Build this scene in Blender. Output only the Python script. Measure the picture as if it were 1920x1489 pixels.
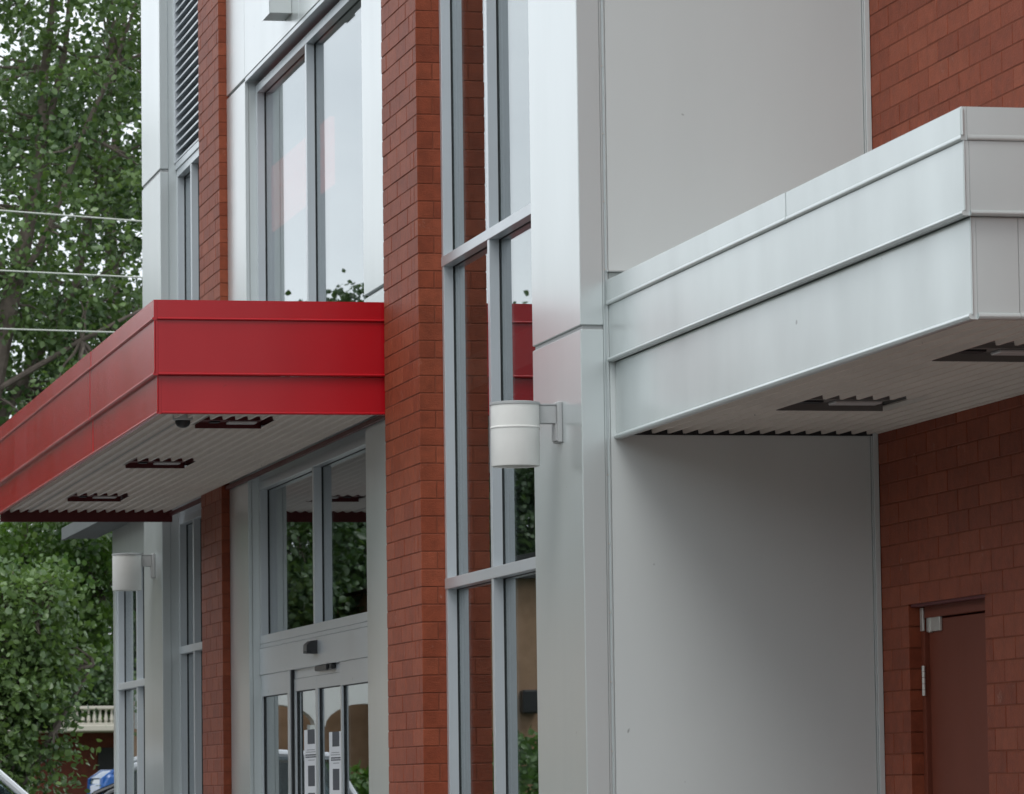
import bpy, math, random
import numpy as np
from mathutils import Vector, Matrix

for _o in list(bpy.data.objects):
    bpy.data.objects.remove(_o)
SC = bpy.context.scene
COL = SC.collection
rnd = random.Random(7)

# ------------------------------------------------------------------ camera
# X runs from the street into the building, Y along the facade away from the viewer, Z up
CAM_H = 1.4
YAW, PITCH, ROLL = 0.21851214, 0.08937972, -0.01308578
cam_d = bpy.data.cameras.new('camera')
cam = bpy.data.objects.new('camera', cam_d); COL.objects.link(cam)
cy, sy, cp, sp = math.cos(YAW), math.sin(YAW), math.cos(PITCH), math.sin(PITCH)
F = Vector((sy*cp, cy*cp, sp)); R0 = Vector((cy, -sy, 0)); U0 = R0.cross(F)
cr, sr = math.cos(ROLL), math.sin(ROLL)
Rv = R0*cr + U0*sr; Uv = U0*cr - R0*sr
m = Matrix(((Rv.x, Uv.x, -F.x, 0), (Rv.y, Uv.y, -F.y, 0), (Rv.z, Uv.z, -F.z, CAM_H), (0, 0, 0, 1)))
cam.matrix_world = m
cam_d.sensor_width = 36.0
cam_d.lens = 8111.86/1920*36.0
cam_d.clip_start = 0.5; cam_d.clip_end = 3000
cam_d.dof.use_dof = True; cam_d.dof.focus_distance = 22.0; cam_d.dof.aperture_fstop = 13.0
SC.camera = cam

# ------------------------------------------------------------------ world and sun (overcast afternoon)
SUN_EL, SUN_AZ = math.radians(58), math.radians(222)     # azimuth clockwise from +Y: light from behind the viewer, street side
W = bpy.data.worlds.new('World'); SC.world = W; W.use_nodes = True
wn = W.node_tree.nodes; wl = W.node_tree.links; wn.clear()
wo = wn.new('ShaderNodeOutputWorld'); bg = wn.new('ShaderNodeBackground'); bg.inputs['Strength'].default_value = 0.115
sky = wn.new('ShaderNodeTexSky'); sky.sky_type = 'NISHITA'; sky.sun_disc = False
sky.sun_elevation = SUN_EL; sky.sun_rotation = SUN_AZ; sky.dust_density = 3.0
tc = wn.new('ShaderNodeTexCoord')
mp = wn.new('ShaderNodeMapping'); mp.inputs['Scale'].default_value = (1.0, 1.0, 2.6)
n1 = wn.new('ShaderNodeTexNoise'); n1.inputs['Scale'].default_value = 2.3; n1.inputs['Detail'].default_value = 7; n1.inputs['Roughness'].default_value = 0.55
ramp = wn.new('ShaderNodeValToRGB')
ramp.color_ramp.elements[0].position = 0.30; ramp.color_ramp.elements[0].color = (5.1, 5.55, 6.1, 1)
ramp.color_ramp.elements[1].position = 0.66; ramp.color_ramp.elements[1].color = (8.5, 8.9, 9.15, 1)
mix = wn.new('ShaderNodeMix'); mix.data_type = 'RGBA'; mix.inputs['Factor'].default_value = 0.90
wl.new(tc.outputs['Generated'], mp.inputs['Vector']); wl.new(mp.outputs['Vector'], n1.inputs['Vector'])
wl.new(n1.outputs['Fac'], ramp.inputs['Fac'])
wl.new(sky.outputs['Color'], mix.inputs['A']); wl.new(ramp.outputs['Color'], mix.inputs['B'])
wl.new(mix.outputs['Result'], bg.inputs['Color']); wl.new(bg.outputs['Background'], wo.inputs['Surface'])

sun_d = bpy.data.lights.new('sun', 'SUN'); sun_d.energy = 1.0; sun_d.angle = math.radians(30); sun_d.color = (1.0, 0.985, 0.96)
sun = bpy.data.objects.new('sun', sun_d); COL.objects.link(sun); sun.location = (-20, 10, 40)
sdir = Vector((math.sin(SUN_AZ)*math.cos(SUN_EL), math.cos(SUN_AZ)*math.cos(SUN_EL), math.sin(SUN_EL)))
sun.rotation_euler = sdir.to_track_quat('Z', 'Y').to_euler()

SC.view_settings.view_transform = 'Standard'; SC.view_settings.look = 'None'
SC.view_settings.exposure = 0.62; SC.view_settings.gamma = 1.0
SC.view_settings.use_curve_mapping = False
SC.render.engine = 'CYCLES'
SC.cycles.max_bounces = 10; SC.cycles.transparent_max_bounces = 16; SC.cycles.glossy_bounces = 6
SC.cycles.use_denoising = True

# ------------------------------------------------------------------ materials
def new_mat(name):
    mt = bpy.data.materials.new(name); mt.use_nodes = True
    nt = mt.node_tree; b = nt.nodes['Principled BSDF']
    return mt, nt, b
def srgb(r, g, b):
    f = lambda c: (c/255/12.92) if c/255 <= 0.04045 else ((c/255+0.055)/1.055)**2.4
    return (f(r), f(g), f(b), 1)
def simple(name, col, rough=0.5, metal=0.0, spec=0.5, coat=0.0):
    mt, nt, b = new_mat(name)
    b.inputs['Base Color'].default_value = col; b.inputs['Roughness'].default_value = rough
    b.inputs['Metallic'].default_value = metal; b.inputs['Specular IOR Level'].default_value = spec
    b.inputs['Coat Weight'].default_value = coat
    return mt
def weathered(name, col, rough, metal=0.0, spec=0.5, var=0.06, scale=1.6, bump=0.0, streak=0.0, rvar=0.05, coat=0.0):
    """painted sheet metal: slight tone drift, faint rain streaks, faint oil-canning"""
    mt, nt, b = new_mat(name)
    N = nt.nodes; L = nt.links
    g = N.new('ShaderNodeNewGeometry')
    n = N.new('ShaderNodeTexNoise'); n.inputs['Scale'].default_value = scale; n.inputs['Detail'].default_value = 4
    L.new(g.outputs['Position'], n.inputs['Vector'])
    mp = N.new('ShaderNodeMapping'); mp.inputs['Scale'].default_value = (2.2, 2.2, 0.5)
    s = N.new('ShaderNodeTexNoise'); s.inputs['Scale'].default_value = 1.3; s.inputs['Detail'].default_value = 5
    L.new(g.outputs['Position'], mp.inputs['Vector']); L.new(mp.outputs['Vector'], s.inputs['Vector'])
    r = N.new('ShaderNodeMapRange'); r.inputs['From Min'].default_value = 0.3; r.inputs['From Max'].default_value = 0.7
    r.inputs['To Min'].default_value = 1-var; r.inputs['To Max'].default_value = 1+var
    L.new(n.outputs['Fac'], r.inputs['Value'])
    r2 = N.new('ShaderNodeMapRange'); r2.inputs['From Min'].default_value = 0.45; r2.inputs['From Max'].default_value = 0.75
    r2.inputs['To Min'].default_value = 1.0; r2.inputs['To Max'].default_value = 1-streak
    L.new(s.outputs['Fac'], r2.inputs['Value'])
    mu = N.new('ShaderNodeMath'); mu.operation = 'MULTIPLY'
    L.new(r.outputs['Result'], mu.inputs[0]); L.new(r2.outputs['Result'], mu.inputs[1])
    d = N.new('ShaderNodeTexNoise'); d.inputs['Scale'].default_value = 16; d.inputs['Detail'].default_value = 1
    L.new(g.outputs['Position'], d.inputs['Vector'])
    dr = N.new('ShaderNodeMapRange'); dr.inputs['From Min'].default_value = 0.80; dr.inputs['From Max'].default_value = 0.84; dr.inputs['To Min'].default_value = 1.0; dr.inputs['To Max'].default_value = 0.45
    L.new(d.outputs['Fac'], dr.inputs['Value'])
    md = N.new('ShaderNodeMath'); md.operation = 'MULTIPLY'; L.new(mu.outputs['Value'], md.inputs[0]); L.new(dr.outputs['Result'], md.inputs[1]); mu = md
    vm = N.new('ShaderNodeVectorMath'); vm.operation = 'SCALE'; vm.inputs[0].default_value = col[:3]
    L.new(mu.outputs['Value'], vm.inputs['Scale']); L.new(vm.outputs['Vector'], b.inputs['Base Color'])
    rr = N.new('ShaderNodeMapRange'); rr.inputs['To Min'].default_value = rough-rvar; rr.inputs['To Max'].default_value = rough+rvar
    L.new(s.outputs['Fac'], rr.inputs['Value']); L.new(rr.outputs['Result'], b.inputs['Roughness'])
    b.inputs['Metallic'].default_value = metal; b.inputs['Specular IOR Level'].default_value = spec
    b.inputs['Coat Weight'].default_value = coat; b.inputs['Coat Roughness'].default_value = 0.22
    if bump:
        n3 = N.new('ShaderNodeTexNoise'); n3.inputs['Scale'].default_value = 1.1; n3.inputs['Detail'].default_value = 1
        L.new(g.outputs['Position'], n3.inputs['Vector'])
        bp = N.new('ShaderNodeBump'); bp.inputs['Strength'].default_value = bump; bp.inputs['Distance'].default_value = 0.02
        L.new(n3.outputs['Fac'], bp.inputs['Height']); L.new(bp.outputs['Normal'], b.inputs['Normal'])
    return mt

M = {}
M['silver'] = weathered('silver_panel_paint', (0.57, 0.615, 0.615), 0.30, 0.35, 0.5, 0.02, 0.9, bump=0.12, streak=0.03, coat=0.8)
M['canopy_silver'] = weathered('silver_sheet_paint', (0.58, 0.63, 0.625), 0.33, 0.4, 0.5, 0.07, 1.5, bump=0.25, streak=0.04, coat=0.5, rvar=0.06)
M['wall_grey'] = weathered('grey_panel_paint', (0.59, 0.63, 0.625), 0.42, 0.1, 0.5, 0.025, 0.8, bump=0.15, streak=0.03, coat=0.2)
M['frame'] = weathered('anodised_aluminium', (0.55, 0.59, 0.62), 0.34, 0.4, 0.5, 0.02, 3.0, coat=0.4)
M['red'] = weathered('red_sheet_paint', (0.41, 0.004, 0.010), 0.23, 0.0, 0.45, 0.06, 1.6, bump=0.06, streak=0.06, coat=0.0, rvar=0.06)
M['dark_red'] = weathered('dark_red_trim_and_shade', (0.09, 0.008, 0.009), 0.5, 0.0, 0.4, 0.1)
M['soffit'] = weathered('soffit_sheet', (0.68, 0.615, 0.56), 0.45, 0.0, 0.4, 0.05, 2.5, streak=0.0)
M['soffit_grey'] = weathered('soffit_sheet_grey', (0.68, 0.615, 0.555), 0.45, 0.0, 0.4, 0.05, 2.5)
M['gasket'] = simple('black_gasket', (0.008, 0.009, 0.011, 1), 0.6)
M['backing'] = simple('dark_backing', (0.03, 0.03, 0.03, 1), 0.9)
M['interior'] = simple('interior_paint', (0.16, 0.16, 0.155, 1), 0.8)
M['interior_floor'] = simple('interior_floor', (0.10, 0.09, 0.08, 1), 0.5)
M['lamp_white'] = weathered('white_lamp_enamel', (0.80, 0.80, 0.77), 0.45, 0.0, 0.5, 0.04, 8, streak=0.10)
M['lamp_inside'] = simple('lamp_inside', (0.5, 0.5, 0.48, 1), 0.6)
M['bracket'] = simple('grey_bracket_paint', (0.40, 0.41, 0.41, 1), 0.5, 0.1)
M['door'] = weathered('oxide_red_door_paint', (0.150, 0.036, 0.019), 0.6, 0.0, 0.25, 0.06, 2.0, streak=0.05)
M['dull_grey'] = weathered('dull_grey_sheet', (0.15, 0.162, 0.16), 0.8, 0, 0.15)
M['recess'] = simple('recess_grey', (0.16, 0.15, 0.14, 1), 0.6)
M['steel'] = simple('hinge_steel', (0.62, 0.60, 0.56, 1), 0.35, 0.6)
M['black'] = simple('black_plastic', (0.012, 0.012, 0.013, 1), 0.4)
M['lens'] = simple('pale_lens', (0.55, 0.53, 0.52, 1), 0.3)
M['wire'] = simple('cable_sheath', (0.55, 0.58, 0.52, 1), 0.5)
M['paper'] = simple('poster_paper', (0.72, 0.73, 0.76, 1), 0.6)
M['ink'] = simple('poster_ink', (0.045, 0.05, 0.065, 1), 0.6)
M['ink_grey'] = simple('poster_ink_grey', (0.28, 0.28, 0.30, 1), 0.6)

def glass_mat(name, tint=(0.55, 0.62, 0.58, 1), power=1.5):
    mt = bpy.data.materials.new(name); mt.use_nodes = True
    nt = mt.node_tree; N = nt.nodes; L = nt.links; N.clear()
    out = N.new('ShaderNodeOutputMaterial'); mx = N.new('ShaderNodeMixShader')
    tr = N.new('ShaderNodeBsdfTransparent'); tr.inputs['Color'].default_value = tint
    gl = N.new('ShaderNodeBsdfGlossy'); gl.inputs['Roughness'].default_value = 0.0; gl.inputs['Color'].default_value = (0.79, 0.815, 0.83, 1)
    g = N.new('ShaderNodeNewGeometry')
    dt = N.new('ShaderNodeVectorMath'); dt.operation = 'DOT_PRODUCT'
    L.new(g.outputs['Normal'], dt.inputs[0]); L.new(g.outputs['Incoming'], dt.inputs[1])
    ab = N.new('ShaderNodeMath'); ab.operation = 'ABSOLUTE'; L.new(dt.outputs['Value'], ab.inputs[0])
    om = N.new('ShaderNodeMath'); om.operation = 'SUBTRACT'; om.inputs[0].default_value = 1.0; L.new(ab.outputs[0], om.inputs[1])
    pw = N.new('ShaderNodeMath'); pw.operation = 'POWER'; pw.inputs[1].default_value = 5.0; L.new(om.outputs[0], pw.inputs[0])
    sc = N.new('ShaderNodeMath'); sc.operation = 'MULTIPLY_ADD'; sc.inputs[1].default_value = 0.96; sc.inputs[2].default_value = 0.04; L.new(pw.outputs[0], sc.inputs[0])
    i1 = N.new('ShaderNodeMath'); i1.operation = 'SUBTRACT'; i1.inputs[0].default_value = 1.0; L.new(sc.outputs[0], i1.inputs[1])
    i2 = N.new('ShaderNodeMath'); i2.operation = 'POWER'; i2.inputs[1].default_value = power; L.new(i1.outputs[0], i2.inputs[0])
    i3 = N.new('ShaderNodeMath'); i3.operation = 'SUBTRACT'; i3.inputs[0].default_value = 1.0; L.new(i2.outputs[0], i3.inputs[1])
    L.new(i3.outputs[0], mx.inputs['Fac']); L.new(tr.outputs[0], mx.inputs[1]); L.new(gl.outputs[0], mx.inputs[2])
    L.new(mx.outputs[0], out.inputs['Surface'])
    return mt
M['glass'] = glass_mat('window_glass', (0.7, 0.74, 0.72, 1), power=1.8)
M['car_glass'] = glass_mat('car_glass', (0.45, 0.52, 0.52, 1), 1.2)

def brick_mat():
    mt, nt, b = new_mat('red_brick'); N = nt.nodes; L = nt.links
    g = N.new('ShaderNodeNewGeometry'); oi = N.new('ShaderNodeObjectInfo')
    ad = N.new('ShaderNodeMath'); ad.operation = 'ADD'; L.new(g.outputs['Random Per Island'], ad.inputs[0]); L.new(oi.outputs['Random'], ad.inputs[1])
    fr = N.new('ShaderNodeMath'); fr.operation = 'FRACT'; L.new(ad.outputs[0], fr.inputs[0])
    cr = N.new('ShaderNodeValToRGB'); e = cr.color_ramp.elements
    e[0].position = 0.0; e[0].color = (0.196, 0.042, 0.018, 1); e[1].position = 1.0; e[1].color = (0.258, 0.063, 0.029, 1)
    x = e.new(0.3); x.color = (0.216, 0.047, 0.020, 1); x = e.new(0.7); x.color = (0.234, 0.053, 0.023, 1)
    L.new(fr.outputs[0], cr.inputs['Fac'])
    n = N.new('ShaderNodeTexNoise'); n.inputs['Scale'].default_value = 14; n.inputs['Detail'].default_value = 6; n.inputs['Roughness'].default_value = 0.65
    L.new(g.outputs['Position'], n.inputs['Vector'])
    r = N.new('ShaderNodeMapRange'); r.inputs['From Min'].default_value = 0.3; r.inputs['From Max'].default_value = 0.7; r.inputs['To Min'].default_value = 0.80; r.inputs['To Max'].default_value = 1.18
    L.new(n.outputs['Fac'], r.inputs['Value'])
    vm = N.new('ShaderNodeVectorMath'); vm.operation = 'SCALE'; L.new(cr.outputs['Color'], vm.inputs[0]); L.new(r.outputs['Result'], vm.inputs['Scale'])
    # a few pale lime specks
    v = N.new('ShaderNodeTexNoise'); v.inputs['Scale'].default_value = 9; v.inputs['Detail'].default_value = 8; v.inputs['Roughness'].default_value = 0.75
    L.new(g.outputs['Position'], v.inputs['Vector'])
    vr = N.new('ShaderNodeMapRange'); vr.inputs['From Min'].default_value = 0.63; vr.inputs['From Max'].default_value = 0.74; vr.inputs['To Max'].default_value = 0.5
    L.new(v.outputs['Fac'], vr.inputs['Value'])
    mx = N.new('ShaderNodeMix'); mx.data_type = 'RGBA'; mx.inputs['B'].default_value = (0.42, 0.30, 0.24, 1)
    L.new(vr.outputs['Result'], mx.inputs['Factor']); L.new(vm.outputs['Vector'], mx.inputs['A']); L.new(mx.outputs['Result'], b.inputs['Base Color'])
    b.inputs['Roughness'].default_value = 0.55; b.inputs['Specular IOR Level'].default_value = 0.25
    f = N.new('ShaderNodeTexNoise'); f.inputs['Scale'].default_value = 120; f.inputs['Detail'].default_value = 4; L.new(g.outputs['Position'], f.inputs['Vector'])
    bp = N.new('ShaderNodeBump'); bp.inputs['Strength'].default_value = 0.5; bp.inputs['Distance'].default_value = 0.005
    L.new(f.outputs['Fac'], bp.inputs['Height']); L.new(bp.outputs['Normal'], b.inputs['Normal'])
    return mt
M['brick'] = brick_mat()
M['mortar'] = weathered('dark_red_mortar', (0.185, 0.052, 0.028), 0.8, 0, 0.2, 0.15, 12)

def leaf_mat(name, dark, light, gloss=0.42):
    mt = bpy.data.materials.new(name); mt.use_nodes = True
    nt = mt.node_tree; N = nt.nodes; L = nt.links; b = N['Principled BSDF']; out = N['Material Output']
    g = N.new('ShaderNodeNewGeometry'); cr = N.new('ShaderNodeValToRGB')
    cr.color_ramp.elements[0].color = (*dark, 1); cr.color_ramp.elements[1].color = (*light, 1)
    n = N.new('ShaderNodeTexNoise'); n.inputs['Scale'].default_value = 0.9; n.inputs['Detail'].default_value = 2
    L.new(g.outputs['Position'], n.inputs['Vector'])
    ma = N.new('ShaderNodeMath'); ma.operation = 'MULTIPLY_ADD'; ma.inputs[1].default_value = 0.5
    L.new(g.outputs['Random Per Island'], ma.inputs[0])
    nr = N.new('ShaderNodeMapRange'); nr.inputs['From Min'].default_value = 0.35; nr.inputs['From Max'].default_value = 0.65; nr.inputs['To Min'].default_value = 0; nr.inputs['To Max'].default_value = 0.5
    L.new(n.outputs['Fac'], nr.inputs['Value']); L.new(nr.outputs['Result'], ma.inputs[2]); L.new(ma.outputs[0], cr.inputs['Fac'])
    L.new(cr.outputs['Color'], b.inputs['Base Color']); b.inputs['Roughness'].default_value = gloss; b.inputs['Specular IOR Level'].default_value = 0.5
    t = N.new('ShaderNodeBsdfTranslucent'); sc = N.new('ShaderNodeVectorMath'); sc.operation = 'MULTIPLY'; sc.inputs[1].default_value = (1.5, 1.6, 0.7)
    L.new(cr.outputs['Color'], sc.inputs[0]); L.new(sc.outputs['Vector'], t.inputs['Color'])
    mx = N.new('ShaderNodeMixShader'); mx.inputs['Fac'].default_value = 0.3
    L.new(b.outputs[0], mx.inputs[1]); L.new(t.outputs[0], mx.inputs[2]); L.new(mx.outputs[0], out.inputs['Surface'])
    return mt
M['leaf'] = leaf_mat('maple_leaf', (0.028, 0.070, 0.024), (0.185, 0.275, 0.105), 0.33)
M['leaf_dark'] = leaf_mat('dark_leaf', (0.020, 0.050, 0.020), (0.100, 0.160, 0.065), 0.35)
M['leaf_fresh'] = leaf_mat('fresh_leaf', (0.038, 0.092, 0.022), (0.150, 0.255, 0.060), 0.34)
M['bark'] = weathered('bark', (0.17, 0.14, 0.12), 0.9, 0, 0.2, 0.25, 9)

def ground_mat(name, a, b_, scale):
    mt, nt, b = new_mat(name); N = nt.nodes; L = nt.links
    g = N.new('ShaderNodeNewGeometry'); n = N.new('ShaderNodeTexNoise'); n.inputs['Scale'].default_value = scale; n.inputs['Detail'].default_value = 8
    L.new(g.outputs['Position'], n.inputs['Vector']); cr = N.new('ShaderNodeValToRGB')
    cr.color_ramp.elements[0].position = 0.35; cr.color_ramp.elements[1].position = 0.65
    cr.color_ramp.elements[0].color = (*a, 1); cr.color_ramp.elements[1].color = (*b_, 1)
    L.new(n.outputs['Fac'], cr.inputs['Fac']); L.new(cr.outputs['Color'], b.inputs['Base Color']); b.inputs['Roughness'].default_value = 0.9
    return mt
M['grass'] = ground_mat('grass_ground', (0.05, 0.075, 0.03), (0.08, 0.10, 0.045), 1.5)
M['asphalt'] = ground_mat('asphalt', (0.045, 0.045, 0.046), (0.07, 0.07, 0.068), 4)
M['concrete'] = ground_mat('concrete_paving', (0.19, 0.185, 0.178), (0.23, 0.225, 0.217), 3)
M['house_brick'] = ground_mat('old_house_brick', (0.10, 0.026, 0.016), (0.14, 0.034, 0.020), 6)
M['cream'] = simple('cream_paint', (0.42, 0.395, 0.335, 1), 0.6)
M['tan_brick'] = ground_mat('tan_brick', (0.28, 0.17, 0.10), (0.34, 0.21, 0.13), 5)
M['white'] = simple('white_paint', (0.75, 0.75, 0.73, 1), 0.5)
M['car_white'] = simple('white_car_paint', (0.70, 0.72, 0.75, 1), 0.25, 0.2, 0.5, 0.6)
M['car_black'] = simple('black_car_paint', (0.012, 0.012, 0.014, 1), 0.22, 0.0, 0.5, 0.8)
M['car_blue'] = simple('blue_van_paint', (0.010, 0.10, 0.36, 1), 0.3, 0.0, 0.5, 0.6)
M['rubber'] = simple('tyre_rubber', (0.015, 0.015, 0.015, 1), 0.85)
M['seat'] = simple('dark_seat_fabric', (0.03, 0.03, 0.035, 1), 0.9)
def emit(name, col, s):
    mt, nt, b = new_mat(name)
    b.inputs['Base Color'].default_value = col; b.inputs['Emission Color'].default_value = col; b.inputs['Emission Strength'].default_value = s
    return mt
M['red_sign'] = emit('lit_red_sign', (0.75, 0.10, 0.07, 1), 0.7)

# ------------------------------------------------------------------ mesh helpers
class MB:
    def __init__(s): s.v = []; s.f = []
    def add(s, v, f):
        o = len(s.v); s.v += [tuple(p) for p in v]; s.f += [tuple(i+o for i in q) for q in f]; return s
    def box(s, x0, x1, y0, y1, z0, z1, c=0.0):
        if x1 < x0: x0, x1 = x1, x0
        if y1 < y0: y0, y1 = y1, y0
        if c <= 0:
            v = [(x0,y0,z0),(x1,y0,z0),(x1,y1,z0),(x0,y1,z0),(x0,y0,z1),(x1,y0,z1),(x1,y1,z1),(x0,y1,z1)]
            return s.add(v, [(0,3,2,1),(4,5,6,7),(0,1,5,4),(2,3,7,6),(1,2,6,5),(3,0,4,7)])
        c = min(c, 0.45*(x1-x0), 0.45*(y1-y0), 0.45*(z1-z0))
        v, f = cbox_data(x1-x0, y1-y0, z1-z0, c)
        cx, cy_, cz = (x0+x1)/2, (y0+y1)/2, (z0+z1)/2
        return s.add([(p[0]+cx, p[1]+cy_, p[2]+cz) for p in v], f)
    def quad(s, a, b, c, d): return s.add([a, b, c, d], [(0, 1, 2, 3)])
    def tube(s, pts, rad, n=8, cap=True):
        pts = [Vector(p) for p in pts]
        if not hasattr(rad, '__len__'): rad = [rad]*len(pts)
        v = []; f = []
        up = None
        for i, p in enumerate(pts):
            d = (pts[min(i+1, len(pts)-1)] - pts[max(i-1, 0)]).normalized()
            if up is None:
                up = Vector((0, 0, 1)) if abs(d.z) < 0.9 else Vector((1, 0, 0))
            a = d.cross(up).normalized(); b = a.cross(d).normalized(); up = b
            for k in range(n):
                t = 2*math.pi*k/n
                v.append(p + (a*math.cos(t) + b*math.sin(t))*rad[i])
        for i in range(len(pts)-1):
            for k in range(n):
                f.append((i*n+k, i*n+(k+1) % n, (i+1)*n+(k+1) % n, (i+1)*n+k))
        if cap:
            f.append(tuple(range(n-1, -1, -1))); f.append(tuple((len(pts)-1)*n+k for k in range(n)))
        return s.add(v, f)
    def lathe(s, cx, cy_, prof, n=48):
        v = []; f = []
        for r, z in prof:
            for k in range(n):
                t = 2*math.pi*k/n; v.append((cx+r*math.cos(t), cy_+r*math.sin(t), z))
        for i in range(len(prof)-1):
            for k in range(n):
                f.append((i*n+k, i*n+(k+1) % n, (i+1)*n+(k+1) % n, (i+1)*n+k))
        return s.add(v, f)
    def prism(s, poly, axis, a0, a1):
        """poly: list of 2D points in the plane normal to axis, extruded a0..a1"""
        n = len(poly)
        def P(q, a):
            return {'x': (a, q[0], q[1]), 'y': (q[0], a, q[1]), 'z': (q[0], q[1], a)}[axis]
        v = [P(q, a0) for q in poly] + [P(q, a1) for q in poly]
        f = [tuple(range(n)), tuple(range(2*n-1, n-1, -1))]
        f += [(i, (i+1) % n, n+(i+1) % n, n+i) for i in range(n)]
        return s.add(v, f)
    def mesh(s, name, mat, off=(0, 0, 0), smooth=False):
        me = bpy.data.meshes.new(name)
        me.from_pydata([(p[0]-off[0], p[1]-off[1], p[2]-off[2]) for p in s.v], [], s.f)
        me.validate()
        import bmesh
        bm = bmesh.new(); bm.from_mesh(me); bmesh.ops.recalc_face_normals(bm, faces=bm.faces); bm.to_mesh(me); bm.free()
        me.materials.append(mat)
        if smooth:
            me.shade_smooth()
            try: me.set_sharp_from_angle(angle=math.radians(35))
            except Exception: pass
        return me

_CB = {}
def cbox_data(lx, ly, lz, c):
    key = (round(lx, 5), round(ly, 5), round(lz, 5), round(c, 5))
    if key in _CB: return _CB[key]
    hx, hy, hz = lx/2, ly/2, lz/2
    v = []; idx = {}
    for i in (-1, 1):
        for j in (-1, 1):
            for k in (-1, 1):
                for ax in range(3):
                    p = [i*(hx-c), j*(hy-c), k*(hz-c)]
                    p[ax] = (i*hx, j*hy, k*hz)[ax]
                    idx[(i, j, k, ax)] = len(v); v.append(tuple(p))
    f = []
    g = lambda i, j, k, a: idx[(i, j, k, a)]
    for s in (-1, 1):
        f.append([g(s,-1,-1,0), g(s,1,-1,0), g(s,1,1,0), g(s,-1,1,0)])
        f.append([g(-1,s,-1,1), g(1,s,-1,1), g(1,s,1,1), g(-1,s,1,1)])
        f.append([g(-1,-1,s,2), g(1,-1,s,2), g(1,1,s,2), g(-1,1,s,2)])
        for t in (-1, 1):
            f.append([g(-1,s,t,1), g(1,s,t,1), g(1,s,t,2), g(-1,s,t,2)])
            f.append([g(s,-1,t,0), g(s,1,t,0), g(s,1,t,2), g(s,-1,t,2)])
            f.append([g(s,t,-1,0), g(s,t,1,0), g(s,t,1,1), g(s,t,-1,1)])
            for w in (-1, 1):
                f.append([g(s,t,w,0), g(s,t,w,1), g(s,t,w,2)])
    out = []
    V = [Vector(p) for p in v]
    for q in f:
        n = (V[q[1]]-V[q[0]]).cross(V[q[2]]-V[q[0]])
        ctr = sum((V[i] for i in q), Vector())/len(q)
        out.append(tuple(q) if n.dot(ctr) > 0 else tuple(reversed(q)))
    _CB[key] = (v, out)
    return _CB[key]

def tag(o, label=None, cat=None, group=None, kind=None):
    if label: o['label'] = label
    if cat: o['category'] = cat
    if group: o['group'] = group
    if kind: o['kind'] = kind
    return o
def thing(name, loc, label, cat, group=None):
    o = bpy.data.objects.new(name, None); COL.objects.link(o); o.location = loc; o.empty_display_size = 0.2
    return tag(o, label, cat, group)
def root_loc(o):
    p = Vector((0, 0, 0))
    while o is not None:
        p = p + o.location; o = o.parent
    return p
def obj(name, mb, mat, parent=None, smooth=False, label=None, kind=None):
    off = root_loc(parent)
    ob = bpy.data.objects.new(name, mb.mesh(name, mat, off, smooth)); COL.objects.link(ob)
    if parent is not None: ob.parent = parent
    if label: ob['label'] = label
    if kind: ob['kind'] = kind
    return ob
def solo(name, mb, mat, loc, label, cat, group=None, smooth=False, kind=None):
    ob = bpy.data.objects.new(name, mb.mesh(name, mat, loc, smooth)); COL.objects.link(ob); ob.location = loc
    return tag(ob, label, cat, group, kind)
def B(x0, x1, y0, y1, z0, z1, c=0.0): return MB().box(x0, x1, y0, y1, z0, z1, c)

# ------------------------------------------------------------------ ground
def structure(name, mb, mat):
    o = bpy.data.objects.new(name, mb.mesh(name, mat)); COL.objects.link(o); o['kind'] = 'structure'; return o
structure('ground', B(-900, 900, -300, 1500, -0.4, -0.13), M['grass'])
structure('road', B(-60, 1.2, -120, 60, -0.16, -0.126), M['asphalt'])
structure('parking_lot', B(1.2, 60, 42.5, 100, -0.16, -0.122), M['asphalt'])
structure('pavement', B(1.2, 6.36, -60, 42.4, -0.16, 0.0), M['concrete'])

# ------------------------------------------------------------------ the building
XP, XW, XF, XG = 4.87, 4.93, 5.01, 5.072       # pier face, bay panel face, frame face, glass
Y0 = 20.375                                     # end wall of the nook
TOP = 9.0
BLD = thing('commercial_building', (5.0, 28.0, 0.0), 'red brick and silver panel shop building filling most of the view', 'building')
def part(name, mb, mat, label=None, smooth=False, kind=None): return obj(name, mb, mat, BLD, smooth, label, kind)

# --- brickwork
COURSE, BL, JT = 0.1016, 0.3048, 0.007
_bm = {}
N_SINGLE = [0]
def brick_mesh(lx, ly, lz):
    key = (round(lx, 3), round(ly, 3), round(lz, 3))
    if key not in _bm:
        v, f = cbox_data(lx, ly, lz, 0.0020)
        mb = MB(); mb.add(v, f); _bm[key] = mb.mesh('brick', M['brick'])
    return _bm[key]
def lay(parent, bricks, single, rest_label=None):
    """bricks: list of boxes; those for which single(box) holds become objects, the others one joined part"""
    rest = MB(); off = root_loc(parent)
    for (x0, x1, y0, y1, z0, z1) in bricks:
        dx = rnd.uniform(-0.0012, 0.0012)
        if single((x0, x1, y0, y1, z0, z1)):
            o = bpy.data.objects.new('brick', brick_mesh(x1-x0, y1-y0, z1-z0)); COL.objects.link(o); o.parent = parent
            o.location = Vector(((x0+x1)/2+dx, (y0+y1)/2+rnd.uniform(-.0008, .0008), (z0+z1)/2+rnd.uniform(-.0006, .0006))) - off
            o.rotation_euler = (0, rnd.uniform(-.002, .002), rnd.uniform(-.0025, .0025)); N_SINGLE[0] += 1
        else:
            rest.box(x0+dx, x1+dx, y0, y1, z0, z1, 0.0020)
    if rest.v:
        obj('bricks', rest, M['brick'], parent, kind='stuff')
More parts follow.
